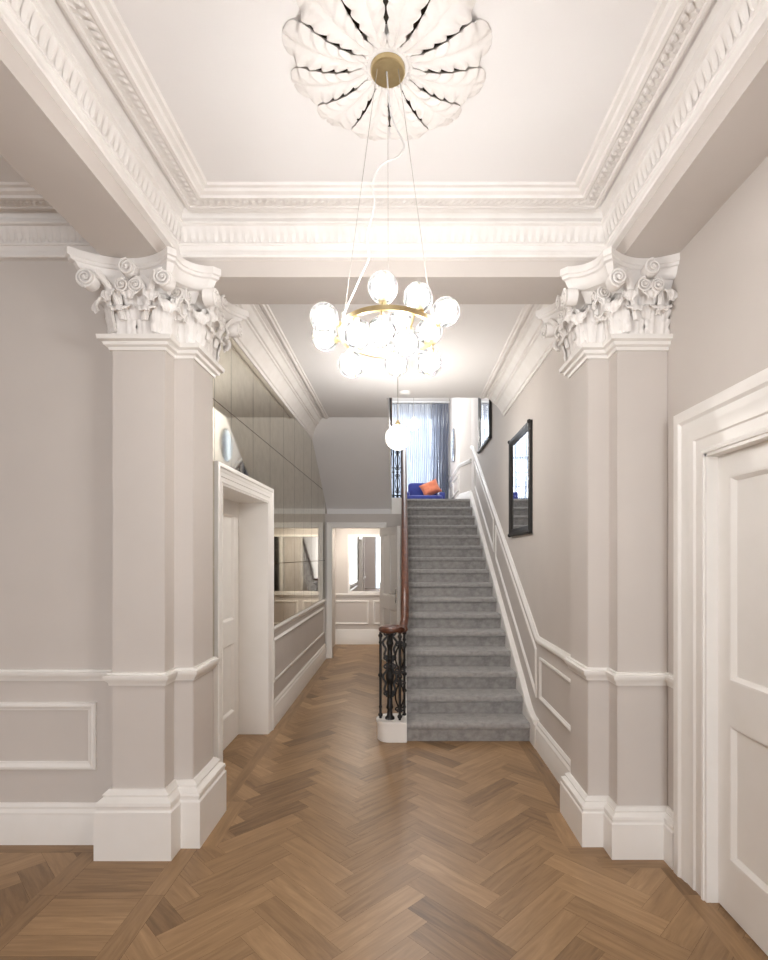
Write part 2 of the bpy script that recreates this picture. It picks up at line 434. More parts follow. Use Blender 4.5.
b = MB(); b.sweep([(LX, 3.28), (LX, 7.2)], HC, XY); b.sweep([(LX, 3.28), (LX, 6.8)], HB, XY)
struct(b.build('trim_7', 'plaster', smooth=28), 'plain moulded cornice over the mirrored wall')
b = MB(); b.sweep([(RX, 5.92), (RX, 3.28)], HC, XY); b.sweep([(RX, 5.92), (RX, 3.28)], HB, XY)
struct(b.build('trim_8', 'plaster', smooth=28), 'plain moulded cornice over the stair wall')
b = MB(); b.sweep([(LX, YW-.3), (LX, YW), (.99, YW), (.99, 9.25), (RX, 8.75), (RX, 6.)], [(0, 4.93), (.02, 4.93), (.05, 4.99), (.12, 5.07), (.13, 5.101), (0, 5.101)], XY)
struct(b.build('trim_9', 'white', smooth=28), 'stairwell cornice')

# ------------------------------------------------------------------ skirtings, rails and panel mouldings
def SK(h, d=.028): return [(0, 0), (d, 0), (d, h*.70), (d*.9, h*.73), (d*.95, h*.78), (d*.55, h*.86), (d*.6, h*.92), (d*.2, h), (0, h)]
def RAIL(z0, z1, d=.03): h = z1-z0; return [(0, z0), (d*.35, z0), (d*.45, z0+h*.22), (d*.8, z0+h*.4), (d, z0+h*.62), (d*1., z0+h*.8), (d*.55, z0+h*.86), (d*.5, z1), (0, z1)]
PM = [(0, 0), (0, .009), (.006, .014), (.014, .016), (.022, .012), (.026, .006), (.034, .005), (.036, 0)]     # panel moulding (in-plane, height)
PMB = [(0, 0), (0, .012), (.008, .02), (.02, .022), (.03, .014), (.036, .009), (.044, .007), (.046, 0)]
def base_(name, path, h, label=None, d=.028):
    b = MB(); b.sweep(path, SK(h, d), XY); struct(b.build(name, 'white', smooth=35), label)
base_('baseboard_alcove', [(-4., 2.96), (-1.55, 2.96)], .225)
base_('baseboard_left', [(LX, 4.88), (LX, YB)], .235)
base_('baseboard_stairs', [(RX, 4.56), (RX, 3.26)], .226, d=.032)
base_('baseboard_far_room', [(-1.6, 9.62), (1.13, 9.62)], .27)
b = MB(); b.sweep([(.99, YW), (.99, 9.25), (1.13, 8.75)], [(a, z+LZ) for a, z in SK(.15, .02)], XY); struct(b.build('baseboard_landing', 'white', smooth=35))
b = MB(); b.sweep([(.99, YW), (.99, 9.25), (1.13, 8.75)], RAIL(3.15, 3.21, .025), XY); struct(b.build('trim_25', 'white', smooth=35), 'rail round the landing corner')
b = MB(); b.sweep([(-4., 2.96), (-1.555, 2.96)], RAIL(.905, .968), XY); struct(b.build('trim_10', 'white', smooth=35), 'dado rail in the left alcove')
b = MB(); b.sweep([(LX, 4.88), (LX, YB)], RAIL(.875, .935), XY); struct(b.build('trim_11', 'white', smooth=35), 'dado rail under the mirrored wall')
b = MB(); b.sweep([(LX, 3.26), (LX, 3.44)], RAIL(.875, .935), XY); struct(b.build('trim_12', 'white', smooth=35))
b = MB(); b.sweep([(-1.6, 9.62), (1.13, 9.62)], RAIL(.86, .92), XY); struct(b.build('trim_13', 'white', smooth=35), 'dado rail in the far room')
# stair wall: rail that turns up with the stairs
def sl(y, off): return .1584+.584*(y-Y1)+off
mpS = YZ(RX, -1)
b = MB(); b.sweep([(3.26, .905), (4.40, .905), (8.50, .905+.592*4.10), (8.74, .905+.592*4.10+.06)],
                  [(-.031, 0), (-.031, .012), (-.02, .016), (-.008, .028), (.01, .03), (.016, .018), (.031, .014), (.031, 0)], mpS)
struct(b.build('trim_14', 'white', smooth=35), 'dado rail rising along the stair wall')
b = MB()
b.prism([(4.40, 0), (4.40, .226), (4.50, .232), (4.58, .254), (4.66, .29), (4.74, .338), (4.82, .388), (4.92, .452), (YT+.06, sl(YT, .11)), (YT+.06, LZ-.2), (5.2, 0)], 0, .036, mpS)
b.sweep([(4.40, .226), (4.50, .232), (4.58, .254), (4.66, .29), (4.74, .338), (4.82, .388), (4.92, .452), (YT+.06, sl(YT, .11))], [(-.012, 0), (-.012, .045), (.0, .052), (.014, .05), (.03, .042), (.03, 0)], mpS)
struct(b.build('trim_15', 'white', smooth=35), 'white wall string along the carpeted stairs')
def panel(name, quad, mp, label=None, prof=PM):
    b = MB(); b.sweep(quad, prof, mp, closed=True); struct(b.build(name, 'white', smooth=35), label)
panel('trim_16', [(3.36, .42), (3.36, .77), (4.36, .77), (4.36, .42)], mpS, 'panel moulding beside the right pillar')
def spanel(name, y0, y1, o0, o1, label):
    f = lambda y, o: o+.590*(y-4.46)
    panel(name, [(y0, f(y0, o0)), (y0, f(y0, o1)), (y1, f(y1, o1)), (y1, f(y1, o0))], mpS, label)
spanel('trim_17', 4.47, 6.44, .40, .81, 'lower sloping panel moulding on the stair wall')
spanel('trim_18', 6.58, 8.32, .40, .81, 'upper sloping panel moulding on the stair wall')
panel('trim_19', [(9.4, 2.76), (9.4, 3.05), (10.3, 3.05), (10.3, 2.76)], YZ(.99, -1))
panel('trim_20', [(10.4, 2.76), (10.4, 3.05), (11.25, 3.05), (11.25, 2.76)], YZ(.99, -1))
panel('trim_21', [(-3.2, .41), (-3.2, .785), (-1.71, .785), (-1.71, .41)], XZ(2.96), 'panel moulding left of the left pillar', PMB)
mpL = YZ(LX, 1)
panel('trim_22', [(8.16, .43), (8.16, .785), (5.02, .785), (5.02, .43)], mpL, 'long panel moulding under the mirrored wall', PM)
panel('trim_23', [(-1.45, .36), (-1.45, .79), (-.62, .79), (-.62, .36)], XZ(9.62), 'panel moulding in the far room', PM)
panel('trim_24', [(-.54, .36), (-.54, .79), (.3, .79), (.3, .36)], XZ(9.62), None, PM)

# ------------------------------------------------------------------ ornament makers
def leaf_bm(w, h, curl=150, lobes=4, start=.5, rib=.003, edge=.02, nu=24, nt=26, thick=.006, tipw=.45, tilt=0.):
    """acanthus leaf: local u across, n outward, z up"""
    b = MB(); n, z = 0., 0.; vs = []
    for i in range(nt+1):
        t = i/nt
        s_ = max(0, (t-start)/(1-start)); s_ = s_*s_*(3-2*s_)
        ph = math.radians(90-tilt-curl*s_)
        if i: n += math.cos(ph)*h/nt*1.15; z += math.sin(ph)*h/nt*1.15
        wd = 1. if t < .6 else 1-(1-tipw)*((t-.6)/.4)**2
        lob = abs(math.sin(PI*(lobes*t+.12)))
        notch = .24*(1-lob)**1.4*min(1, .25+t*1.5)
        nn = (math.sin(ph), -math.cos(ph))          # outward normal of the sheet in (n, z)
        for k in range(nu+1):
            s = -1+2*k/nu; a = abs(s)
            x = s*w/2*wd*(1-notch*a*a)
            off = -edge*a**3 + rib*math.cos(s*PI*5)*(1-.5*a) - .006*math.exp(-(s*9)**2) + .003*lob*a + .005*((lobes*t+.12-.7*a) % 1.0)*min(1, a*2)
            vs.append((x, n+nn[0]*off, z+nn[1]*off+.012*lob*a*(1 if t > .25 else 0)*math.sin(ph)))
    fs = [(i*(nu+1)+k, i*(nu+1)+k+1, (i+1)*(nu+1)+k+1, (i+1)*(nu+1)+k) for i in range(nt) for k in range(nu)]
    b.add(vs, fs); return b, thick
def frame_map(b, o, u, n, z=Vector((0, 0, 1))):
    o = Vector(o); u = Vector(u); n = Vector(n)
    b.v = [tuple(o+u*x+n*y+z*w) for x, y, w in b.v]; return b
def volute_mb(r, depth=.05, turns=2.3, hand=1):
    """rolled scroll seen from the front: local u, n (towards the viewer), z; centre at origin"""
    b = MB(); b.lathe([(r*.86, -depth), (r*.9, -.012), (r*.82, -.004), (.001, .0)], (0, 0, 0), 20, axis='y')
    pts, rr = [], []
    N = 44
    for i in range(N+1):
        t = i/N; a = hand*(PI/2+turns*2*PI*t); q = r*(.92-.78*t)
        pts.append((q*math.cos(a), .002+.012*t, q*math.sin(a))); rr.append(r*.15*(1-.45*t))
    b.tube(pts, rr, 7); b.ball((0, .012, 0), r*.19, 10, 6)
    return b
def stem_mb(p0, p1, p2, r0, r1, n=12):
    P0, P1, P2 = Vector(p0), Vector(p1), Vector(p2); b = MB()
    for off in (-1, 0, 1):
        pts = []; rr = []
        for i in range(n+1):
            t = i/n; p = P0*(1-t)**2+P1*2*t*(1-t)+P2*t*t
            pts.append((p.x+off*.011*(1-.3*t), p.y+(.004 if off == 0 else 0), p.z)); rr.append((r0+(r1-r0)*t)*(1 if off == 0 else .8))
        b.tube(pts, rr, 7)
    return b

# ------------------------------------------------------------------ pillars
def nearest_on(path, p):
    best = None; p = Vector(p)
    for i in range(len(path)-1):
        a, c = Vector(path[i]), Vector(path[i+1]); d = c-a; t = max(0, min(1, (p-a).dot(d)/d.length_squared)); q = a+d*t
        if best is None or (q-p).length < (best-p).length: best = q
    return best
def pillar(loc, label, path, back, base_h, faces, horns, wallx=None, closing=(), extra_base=(), d=.05):
    """path: outline from one wall round the front to the other (room on the right of travel)"""
    t = thing('pillar', label, 'pillar', loc)
    b = MB(); b.prism(list(path)+list(back), 0, 2.75, XY); b.build('shaft', 'wall', t, bevel=.004)
    full = list(path)+list(extra_base)
    h = base_h
    prof = [(0, 0), (d, 0), (d, h*.71), (d*.86, h*.735), (d*.86, h*.77), (d*.94, h*.80), (d*.9, h*.845), (d*.45, h*.90), (d*.55, h*.94), (d*.2, h), (0, h)]
    b = MB(); b.sweep(full, prof, XY); b.build('plinth', 'white', t, smooth=32)
    b = MB(); b.sweep(full, RAIL(.908, .978, .032), XY); b.build('dado_band', 'white', t, smooth=32)
    b = MB(); b.sweep(path, [(0, 2.70), (.010, 2.70), (.014, 2.715), (.03, 2.722), (.034, 2.738), (.052, 2.745), (.056, 2.768), (.03, 2.774), (0, 2.778)], XY)
    b.build('neck_moulding', 'white', t, smooth=32)
    # bell and abacus
    cap = MB(); cap.prism(list(path)+list(back), 2.76, 3.10, XY)
    cap.sweep(path, [(0, 3.0), (.02, 3.0), (.055, 3.045), (.06, 3.075), (0, 3.075)], XY)
    ring = []
    def horn(c, dx, dy, w=.045):
        q = Vector((-dy, dx)).normalized()*w/2
        return [Vector(c)-q, Vector(c)+q]
    pts = []
    for i, (hx, hy, dx, dy) in enumerate(horns):
        pts.append(horn((hx, hy), dx, dy))
    ring.append(Vector(closing[0]))
    for i, pr in enumerate(pts):
        if i == 0: ring += pr
        else:
            a, c = pts[i-1][1], pr[0]; dirv = c-a; nn = Vector((-dirv.y, dirv.x)).normalized()   # inward (left of travel)
            sag = min(.115, dirv.length*.27)
            for k in range(1, 14):
                u = k/14; ring.append(a+dirv*u+nn*sag*math.sin(PI*u)**.8)
            ring += pr
    for c in closing[1:]: ring.append(Vector(c))
    if wallx is not None: ring = [Vector((min(p.x, wallx), p.y)) for p in ring]
    levels = [(3.050, .42), (3.062, .30), (3.075, .24), (3.098, .17), (3.102, .08), (3.116, .06), (3.120, .0), (3.150, .0), (3.157, .02)]
    vs = []; N = len(ring)
    for z, f in levels:
        for p in ring:
            q = nearest_on(path, p); w = p+(q-p)*f; vs.append((w.x, w.y, z))
    fs = [(l*N+i, l*N+(i+1) % N, (l+1)*N+(i+1) % N, (l+1)*N+i) for l in range(len(levels)-1) for i in range(N)]
    fs += [tuple(range(N-1, -1, -1)), tuple((len(levels)-1)*N+i for i in range(N))]
    cap.add(vs, fs)
    cap = cap.build('capital', 'plaster', t, smooth=30)
    Z0 = 2.774
    def put(mb, name, o, u, n, sm=50, solid=0.):
        frame_map(mb, o, u, n); return mb.build(name, 'plaster', cap, smooth=sm, solid=solid)
    def leaf(o, u, n, **k):
        mb, th = leaf_bm(**k); return put(mb, 'acanthus_leaf', o, u, n, 60, th)
    for fc in faces:
        c, u, w, kind = Vector((*fc['c'], 0)), Vector((*fc['u'], 0)), fc['w'], fc['kind']
        n = Vector((u.y, -u.x, 0))
        o = lambda x, z, out=0.: c+u*x+n*out+Vector((0, 0, z))
        lim = fc.get('lim', (-9, 9))
        if kind == 'full':
            for sx in (-.25, .25):
                leaf(o(sx*w, Z0, .022), u, n, w=w*.52, h=.165, curl=165, lobes=4, start=.60, edge=.010, rib=.0028, tilt=7)
            for sx in (-.5, .5):
                if lim[0] < sx*w < lim[1]:
                    dn = (n+u*(1 if sx > 0 else -1)).normalized(); du = Vector((-dn.y, dn.x, 0))
                    leaf(o(sx*w*.97, Z0+.01, .015), du, dn, w=.115, h=.21, curl=200, lobes=4, start=.52, edge=.012, rib=.0022, tilt=10)
            leaf(o(0, Z0+.085, .030), u, n, w=w*.40, h=.165, curl=180, lobes=3, start=.52, edge=.010, rib=.0022, tilt=14)
            for sx in (-1, 1):
                # caulicole stems to the corner scrolls and the inner pair
                if lim[0] < sx*w*.6 < lim[1]:
                    mb = stem_mb((sx*w*.20, .045, Z0+.07), (sx*w*.28, .06, Z0+.20), (sx*(w*.5+.012), .125, Z0+.285), .010, .013)
                    put(mb, 'stem', c, u, n)
                    mb = volute_mb(.050, .06, hand=sx); mb.v = [(x+sx*(w*.5+.055), y+.145, z+Z0+.243) for x, y, z in mb.v]
                    put(mb, 'volute', c, u, n)
                mb = stem_mb((sx*w*.24, .04, Z0+.10), (sx*w*.30, .07, Z0+.22), (sx*w*.12, .09, Z0+.275), .008, .009)
                put(mb, 'stem', c, u, n)
                mb = volute_mb(.040, .05, hand=-sx); mb.v = [(x+sx*w*.125, y+.098, z+Z0+.228) for x, y, z in mb.v]
                put(mb, 'volute', c, u, n)
                leaf(o(sx*w*.33, Z0+.10, .035), (u+n*(-.3*sx)).normalized(), (n+u*(.3*sx)).normalized(), w=.085, h=.16, curl=200, lobes=3, start=.45, edge=.008, rib=.002, tilt=16)
            mb = volute_mb(.046, .06, 1.8); mb.v = [(x, y+.118, z+Z0+.312) for x, y, z in mb.v]
            put(mb, 'rosette', c, u, n)
        else:
            leaf(o(0, Z0, .02), u, n, w=w*.95, h=.17, curl=165, lobes=4, start=.58, edge=.010, rib=.0025, tilt=8)
            leaf(o(0, Z0+.10, .035), u, n, w=w*.8, h=.17, curl=190, lobes=3, start=.5, edge=.010, rib=.002, tilt=14)
            if fc.get('vol'):
                mb = volute_mb(.042, .06); mb.v = [(x, y+.10, z+Z0+.245) for x, y, z in mb.v]
                put(mb, 'volute', c, u, n)
    return t
LP = [(-1.56, 2.962), (-1.56, 2.84), (-1.277, 2.84), (-1.277, 2.96), (-1.172, 2.96), (-1.172, 3.27), (-1.226, 3.27)]
pillar((-1.41, 2.9, 0), 'left square pillar of stepped beige paint with tall white plinth and ornate capital', LP, [(-1.226, 2.962)], .355,
       [dict(c=(-1.4185, 2.84), u=(1, 0), w=.283, kind='full'), dict(c=(-1.172, 3.115), u=(0, 1), w=.31, kind='full'),
        dict(c=(-1.277, 2.90), u=(0, 1), w=.11, kind='small', vol=1), dict(c=(-1.22, 2.96), u=(1, 0), w=.10, kind='small', vol=1)],
       [(-1.70, 2.672, -1, -1), (-1.165, 2.672, 1, -1), (-1.002, 2.86, 1, -1), (-.995, 3.385, 1, 1)],
       closing=[(-1.64, 2.96), (-1.2, 3.4), (-1.226, 3.2), (-1.3, 2.962)], d=.062)
RP = [(1.131, 3.27), (1.033, 3.27), (1.033, 2.96), (1.15, 2.96), (1.15, 2.84), (1.421, 2.84)]
pillar((1.27, 2.9, 0), 'right square pillar of stepped beige paint with lower white plinth, against the door wall', RP, [(1.421, 3.27)], .262,
       [dict(c=(1.285, 2.84), u=(1, 0), w=.27, kind='full', lim=(-9, .1)), dict(c=(1.033, 3.115), u=(0, -1), w=.31, kind='full'),
        dict(c=(1.15, 2.90), u=(0, -1), w=.11, kind='small', vol=1), dict(c=(1.085, 2.96), u=(1, 0), w=.10, kind='small', vol=1)],
       [(.86, 3.385, -1, 1), (.868, 2.86, -1, -1), (1.03, 2.672, -1, -1), (1.50, 2.672, 1, -1)],
       wallx=1.43, closing=[(1.10, 3.4), (1.43, 2.962), (1.2, 2.962), (1.131, 3.2)], extra_base=[(1.421, 2.70)])

# ------------------------------------------------------------------ doors
def casing_prof(w, d):
    return [(0, 0), (0, d*.55), (w*.05, d*.62), (w*.10, d*.45), (w*.30, d*.45), (w*.33, d*.6), (w*.55, d*.6), (w*.60, d*.72), (w*.72, d*.78), (w*.78, d), (w*.95, d*1.), (w, d*.9), (w, 0)]
def panelled_leaf(b, mp, a0, a1, z0, z1, cols, rows, th=.02):
    """flat leaf with moulded sunk panels in the plane (a, z); height axis out of the leaf"""
    xs = [a0]+[v for c in cols for v in c]+[a1]
    def bx(p, q, r, s_, lo, hi): b.prism([(p, r), (q, r), (q, s_), (p, s_)], lo, hi, mp)
    bx(a0, a1, z0, z1, -.03, 0)
    e = [z0]+[v for r in rows for v in r]+[z1]
    # stiles and rails stand proud of the panel field
    for i in range(0, len(xs), 2): bx(xs[i], xs[i+1], z0, z1, 0, th)
    for c in cols:
        for i in range(0, len(e), 2): bx(c[0], c[1], e[i], e[i+1], 0, th)
        for r in rows:
            b.sweep([(c[0], r[0]), (c[0], r[1]), (c[1], r[1]), (c[1], r[0])], [(0, 0), (0, th), (.010, th*.9), (.022, th*.35), (.026, 0)], mp, closed=True)
# door_1: right
d1 = empty_struct('door_1', (1.45, 2.0, 0), 'white four panel door in the right wall')
mp = YZ(1.42, -1)
b = MB(); b.sweep([(2.46, 0), (2.46, 2.075), (1.55, 2.075), (1.55, 0)], casing_prof(.235, .05), mp)
b.build('architrave', 'white', d1, smooth=30)
b = MB(); b.box(1.40, 1.60, 2.445, 2.462, 0, 2.075); b.box(1.40, 1.60, 1.548, 1.565, 0, 2.075); b.box(1.40, 1.60, 1.55, 2.46, 2.06, 2.077)
b.build('door_lining', 'white', d1)
b = MB(); panelled_leaf(b, YZ(1.475, -1), 1.565, 2.445, .006, 2.06, [(1.665, 1.965), (2.055, 2.365)], [(.24, .85), (1.04, 1.96)], .022)
b.build('door_leaf', 'white', d1, smooth=30)
# door_2: deep recess in the left wall
d2 = empty_struct('door_2', (-1.45, 4.15, 0), 'white door in a deep recess below the mirrored wall')
b2 = MB(); b2.sweep([(4.77, 0), (4.77, 2.09), (3.55, 2.09), (3.55, 0)], casing_prof(.125, .035), YZ(LX, 1))
b2.build('architrave', 'white', d2, smooth=30)
b = MB(); b.box(-1.50, LX+.015, 4.755, 4.772, 0, 2.09); b.box(-1.50, LX+.015, 3.548, 3.565, 0, 2.09); b.box(-1.50, LX+.015, 3.55, 4.77, 2.075, 2.092)
b.build('door_lining', 'white', d2)
b = MB(); panelled_leaf(b, YZ(-1.495, 1), 3.565, 4.755, .006, 2.075, [(3.68, 4.10), (4.22, 4.64)], [(.24, .85), (1.04, 1.96)], .022)
b.build('door_leaf', 'white', d2, smooth=30)
# door_3: open leaf at the end of the passage
d3 = empty_struct('door_3', (-.345, YB, 0), 'white door standing open at the end of the passage')
b = MB(); b.sweep([(-.345, 0), (-.345, 2.04), (-1.11, 2.04), (-1.11, 0)], casing_prof(.085, .03), lambda a, z, h: (a, YB-h, z))
b.build('architrave', 'white', d3, smooth=30)
ang = math.atan2(-.75, .295); ca, sa = math.cos(ang), math.sin(ang)
def leafmap(a, z, h): return (-.345+ca*a+sa*h, YB-.04+sa*a-ca*h, z)
b = MB(); panelled_leaf(b, leafmap, 0, .765, .008, 2.03, [(.10, .335), (.43, .665)], [(.22, .82), (1.0, 1.93)], .016)
leaf3 = b.build('door_leaf', 'white', d3, smooth=30)
b = MB(); b.prism([(.685, .93), (.725, .93), (.725, 1.13), (.685, 1.13)], .016, .024, leafmap)
b.tube([leafmap(.705, 1.06, .02), leafmap(.705, 1.06, .06), leafmap(.68, 1.06, .065), leafmap(.58, 1.06, .065)], .009, 8)
h3 = b.build('door_handle', 'chrome', d3, smooth=40); h3['label'] = 'chrome lever handle'

# ------------------------------------------------------------------ mirrored wall (left) : one cladding, many panes
mw = thing('mirrored_wall', 'tall antiqued mirror cladding in tiled panes on the left passage wall', 'mirror', (LX, 6., .94))
b = MB(); b.prism([(4.9, .94), (YB-.002, .94), (YB-.002, 2.45), (7.12, 3.155), (3.3, 3.155), (3.3, 2.22), (4.9, 2.22)], .0003, .0012, YZ(LX, 1)); b.build('backing', 'dirt', mw)
ys = [3.28, 3.43, 3.76, 4.31, 4.86, 5.41, 5.96, 6.51, 7.06, 7.61, 8.16, YB-.001]
def soffit(y): return min(3.16, 3.37-.60*(y-6.77))
for i in range(len(ys)-1):
    a, c = ys[i]+.003, ys[i+1]-.003
    for z0, z1 in ((.937, 1.53), (1.53, 2.61), (2.61, 3.16)):
        zz0, zz1 = z0+.003, z1-.003
        if 3.43 <= ys[i] < 4.9-.05:
            if z1 < 2.3: continue
            zz0 = max(zz0, 2.218)
        quad = [(a, zz0), (c, zz0), (c, zz1), (a, zz1)]
        if soffit(c) < zz1:
            if soffit(c) <= zz0 + .01: 
                if soffit(a) <= zz0+.02: continue
                yy = 6.77+(3.37-zz0)/.6; quad = [(a, zz0), (yy, zz0), (a, soffit(a))]
            elif soffit(a) >= zz1:
                yy = 6.77+(3.37-zz1)/.6; quad = [(a, zz0), (c, zz0), (c, soffit(c)), (yy, zz1), (a, zz1)]
            else: quad = [(a, zz0), (c, zz0), (c, soffit(c)), (a, soffit(a))]
        b = MB(); b.prism(quad, .0014, .006, YZ(LX, 1)); b.build('mirror_pane', 'antique', mw)

# ------------------------------------------------------------------ staircase
st = thing('staircase', 'straight staircase covered in grey velvet carpet rising to the landing', 'staircase', (.55, Y1, 0))
def step_prof():
    r, g = R_, G_
    p = [(.022, 0), (.022, r-.062)]
    for k in range(9):
        a = PI*(.0+.5*k/8); p.append((.034-.036*math.cos(a), r-.040+.040*math.sin(a)))
    p += [(g+.024, r), (g+.024, 0)]
    return p
b = MB(); b.prism([(a, z) for a, z in step_prof()], .034, 1.096, lambda a, z, h: (h, Y1+a, z))
s0 = b.build('step', 'carpet', None, smooth=35); at(s0, (0, Y1, 0)); s0.parent = st; s0.location = Vector((0, Y1, 0))-st.location
for k in range(1, 16): copy_part(s0, st, Vector((0, Y1+k*G_, k*R_))-st.location)
b = MB(); P = [(.30, 0.), (.30, .012)]
P = [(Y1+.03, 0), (Y1+.03, R_-.04), (YT+.02, LZ-.045), (YT+.02, 0)]
b.prism(P, 0, .034, lambda a, z, h: (.033-h, a, z))
for k in range(16): b.box(-.002, .033, Y1+k*G_+.02, Y1+(k+1)*G_+.02, k*R_, (k+1)*R_-.002)
b.build('spandrel_panel', 'white', st)
# curtail end of the bottom step
pl = []
for k in range(13):
    a = PI/2+PI*k/12; pl.append((-.12+.105*math.cos(a), 4.665+.128*math.sin(a)))
pl = [(.033, 4.793)]+pl+[(.033, 4.537)]
b = MB(); b.prism(pl, 0, .148, XY)
pn = [(-.12+(x+.12)*(1.10 if x < -.01 else 1), 4.665+(y-4.665)*1.10) for x, y in pl]
b.prism(pn, .148, .176, XY)
ct = b.build('curtail_step', 'white', st, smooth=40, bevel=.004); ct['label'] = 'white painted rounded end of the bottom step'

# balustrade of the lower flight
def baluster_mb(h, ornate=True):
    b = MB(); b.tube([(0, 0, 0), (0, 0, h)], .0115, 8)
    for z, r in ((.03, .021), (.10, .016), (h*.5, .022), (h-.09, .016), (h-.03, .02)): b.ball((0, 0, z), r, 8, 6)
    if ornate:
        for zc in (h*.28, h*.72):
            for sg in (1, -1):
                pts = []
                for i in range(25):
                    t = i/24; a = (t-.5)*2; q = .030*(1-abs(a)**3*.35)
                    pts.append((0, sg*(.008+.034*math.cos(a*PI*.55)*.9), zc+a*h*.15))
                b.tube(pts, .0078, 6)
                for e in (-1, 1):
                    sp = []
                    for i in range(17):
                        t = i/16; a = e*(PI/2)+e*t*2.6*PI; rr = .022*(1-.75*t)
                        sp.append((0, sg*(.024+rr*math.cos(a)), zc+e*h*.155+rr*math.sin(a)))
                    b.tube(sp, .007, 6)
    return b
bl = thing('stair_balustrade', 'mahogany handrail on black scrolled iron balusters beside the carpeted stairs', 'balustrade', (0, 4.6, .17))
rail = []
c0 = Vector((-.105, 4.66)); 
for k in range(0, 27):
    t = k/26; a = -.2*PI+2*PI*1.05*t*-1; rr = .03+.085*t
    rail.append((c0.x+rr*math.cos(a+.25*PI), c0.y+rr*math.sin(a+.25*PI), .955))
RH = .86
e = rail[-1]
rail = rail[:-1]
rail += [(-.02, 4.60, .955), (.0, 4.70, .965), (.016, 4.80, 1.03)]
for k in range(0, 31):
    y = 4.92+(8.42-4.92)*k/30; rail.append((.018, y, sl(y, RH)))
rail += [(.005, 8.53, sl(8.48, RH)+.02), (-.03, 8.60, 3.40), (-.085, 8.625, 3.41)]
b = MB(); b.tube(rail, .030, 12, sx=1.25)
hr = b.build('handrail', 'wood', bl, smooth=60); hr['label'] = 'polished mahogany handrail with a scroll end'
b = MB(); b.lathe([(.001, 0), (.07, .004), (.092, .012), (.098, .028), (.088, .045), (.05, .052), (.001, .054)], (-.105, 4.66, .928), 28)
b.build('handrail_volute', 'wood', bl, smooth=60)
# newel on the curtail step
b = MB(); b.lathe([(.001, 0), (.042, 0), (.042, .014), (.026, .03), (.021, .08), (.033, .10), (.024, .13), (.023, .30), (.034, .34), (.038, .37), (.034, .40), (.023, .44), (.022, .62), (.032, .66), (.024, .70), (.028, .745), (.001, .75)], (-.115, 4.64, .176), 14)
for sg in (1, -1):
    for ax in (0, 1):
        for zc, hh in ((.36, .14), (.66, .13)):
            pts = []
            for i in range(33):
                t = i/32; a = -1+2*t; w = .016+.034*math.cos(a*PI/2)+.012*math.sin(a*7)
                pts.append((-.115+(sg*w if ax == 0 else 0), 4.64+(sg*w if ax else 0), .176+zc-.02+a*hh))
            b.tube(pts, .0105, 6)
            for e in (-1, 1):
                sp = []
                for i in range(19):
                    t = i/18; a = e*(PI/2)+e*t*3*PI; rr = .026*(1-.78*t)
                    x = sg*(.034+rr*math.cos(a))
                    sp.append((-.115+(x if ax == 0 else 0), 4.64+(x if ax else 0), .176+zc-.02+e*hh*.85+rr*math.sin(a)))
                b.tube(sp, .009, 6)
b.build('newel', 'iron', bl, smooth=60)
def baluster_at(x, y, z, h, ornate, rot=0.):
    b = baluster_mb(h, ornate); o = b.build('baluster', 'iron', None, smooth=60)
    o.parent = bl; o.location = Vector((x, y, z))-bl.location; o.rotation_euler.z = rot; return o
baluster_at(-.198, 4.66, .176, .755, False, PI/2)
baluster_at(-.028, 4.60, .176, .755, True, PI/2)
baluster_at(.012, 4.72, R_-.002, .79, False)
hb = sl(5.0, RH)-.03
bs = None
for k in range(1, 15):
    y = Y1+(k+.45)*G_; z = (k+1)*R_
    if bs is None: bs = baluster_at(.014, y, z-.002, sl(y, RH)-z-.015, True)
    else: copy_part(bs, bl, Vector((.014, y, z-.002))-bl.location)

# upper flight above the passage
uf = thing('upper_flight', 'plain underside of the upper stair flight sloping over the passage', 'staircase', (-.7, 8.4, LZ))
P = [(8.62, 2.26), (8.50, 2.26), (8.46, 2.355), (6.77, HZ), (6.77, HZ+.2)]
y = 6.77
top = []
k = 0
yy = 8.50
while yy > 5.95:
    top.append((yy, LZ+k*R_)); top.append((yy, LZ+(k+1)*R_)); yy -= G_; k += 1
top.append((5.92, LZ+k*R_))
poly = [(8.62, 2.26), (8.62, LZ)]+top+[(5.92, HZ+.145), (6.6, HZ+.145), (6.77, HZ), (8.46, 2.355), (8.50, 2.26)]
b = MB(); b.prism(poly, LX+.0065, -.20, lambda a, z, h: (h, a, z)); b.build('flight', 'ceil', uf)
b = MB(); b.prism([(8.58, 2.24), (8.58, LZ+.05), (8.50, LZ+R_+.06), (5.92, LZ+R_+.06+.584*2.58), (5.92, HZ+.15), (6.77, HZ-.005), (8.46, 2.34), (8.50, 2.24)], -.20, -.18, lambda a, z, h: (h, a, z))
b.build('outer_string', 'white', uf)
ub = thing('landing_balustrade', 'black scrolled iron balustrade on the landing edge and the upper flight', 'balustrade', (-.19, 8.6, LZ))
b = MB()
b.tube([(-.085, 8.625, 3.41), (-.15, 8.60, 3.42), (-.19, 8.52, 3.46)]+[(-.19, yq, LZ+R_+.584*(8.5-yq)+.86) for yq in (8.4, 7.8, 7.2, 6.6, 5.95)], .028, 10)
b.build('handrail', 'wood', ub, smooth=60)
bb = None
for k in range(9):
    yq = 8.38-k*G_; zq = LZ+R_+.584*(8.5-yq)+.05
    if bb is None:
        bb = baluster_mb(.80, True).build('baluster', 'iron', None, smooth=60); bb.parent = ub; bb.location = Vector((-.19, yq, zq))-ub.location
    else: copy_part(bb, ub, Vector((-.19, yq, zq))-ub.location)
for zc, rr in ((.05, .010), (.5, .008), (.82, .008)):
    b = MB(); b.tube([(-.185, 8.62, LZ+zc), (.0, 8.62, LZ+zc)], rr, 8); b.build('cross_bar', 'iron', ub, smooth=60)
pb = None
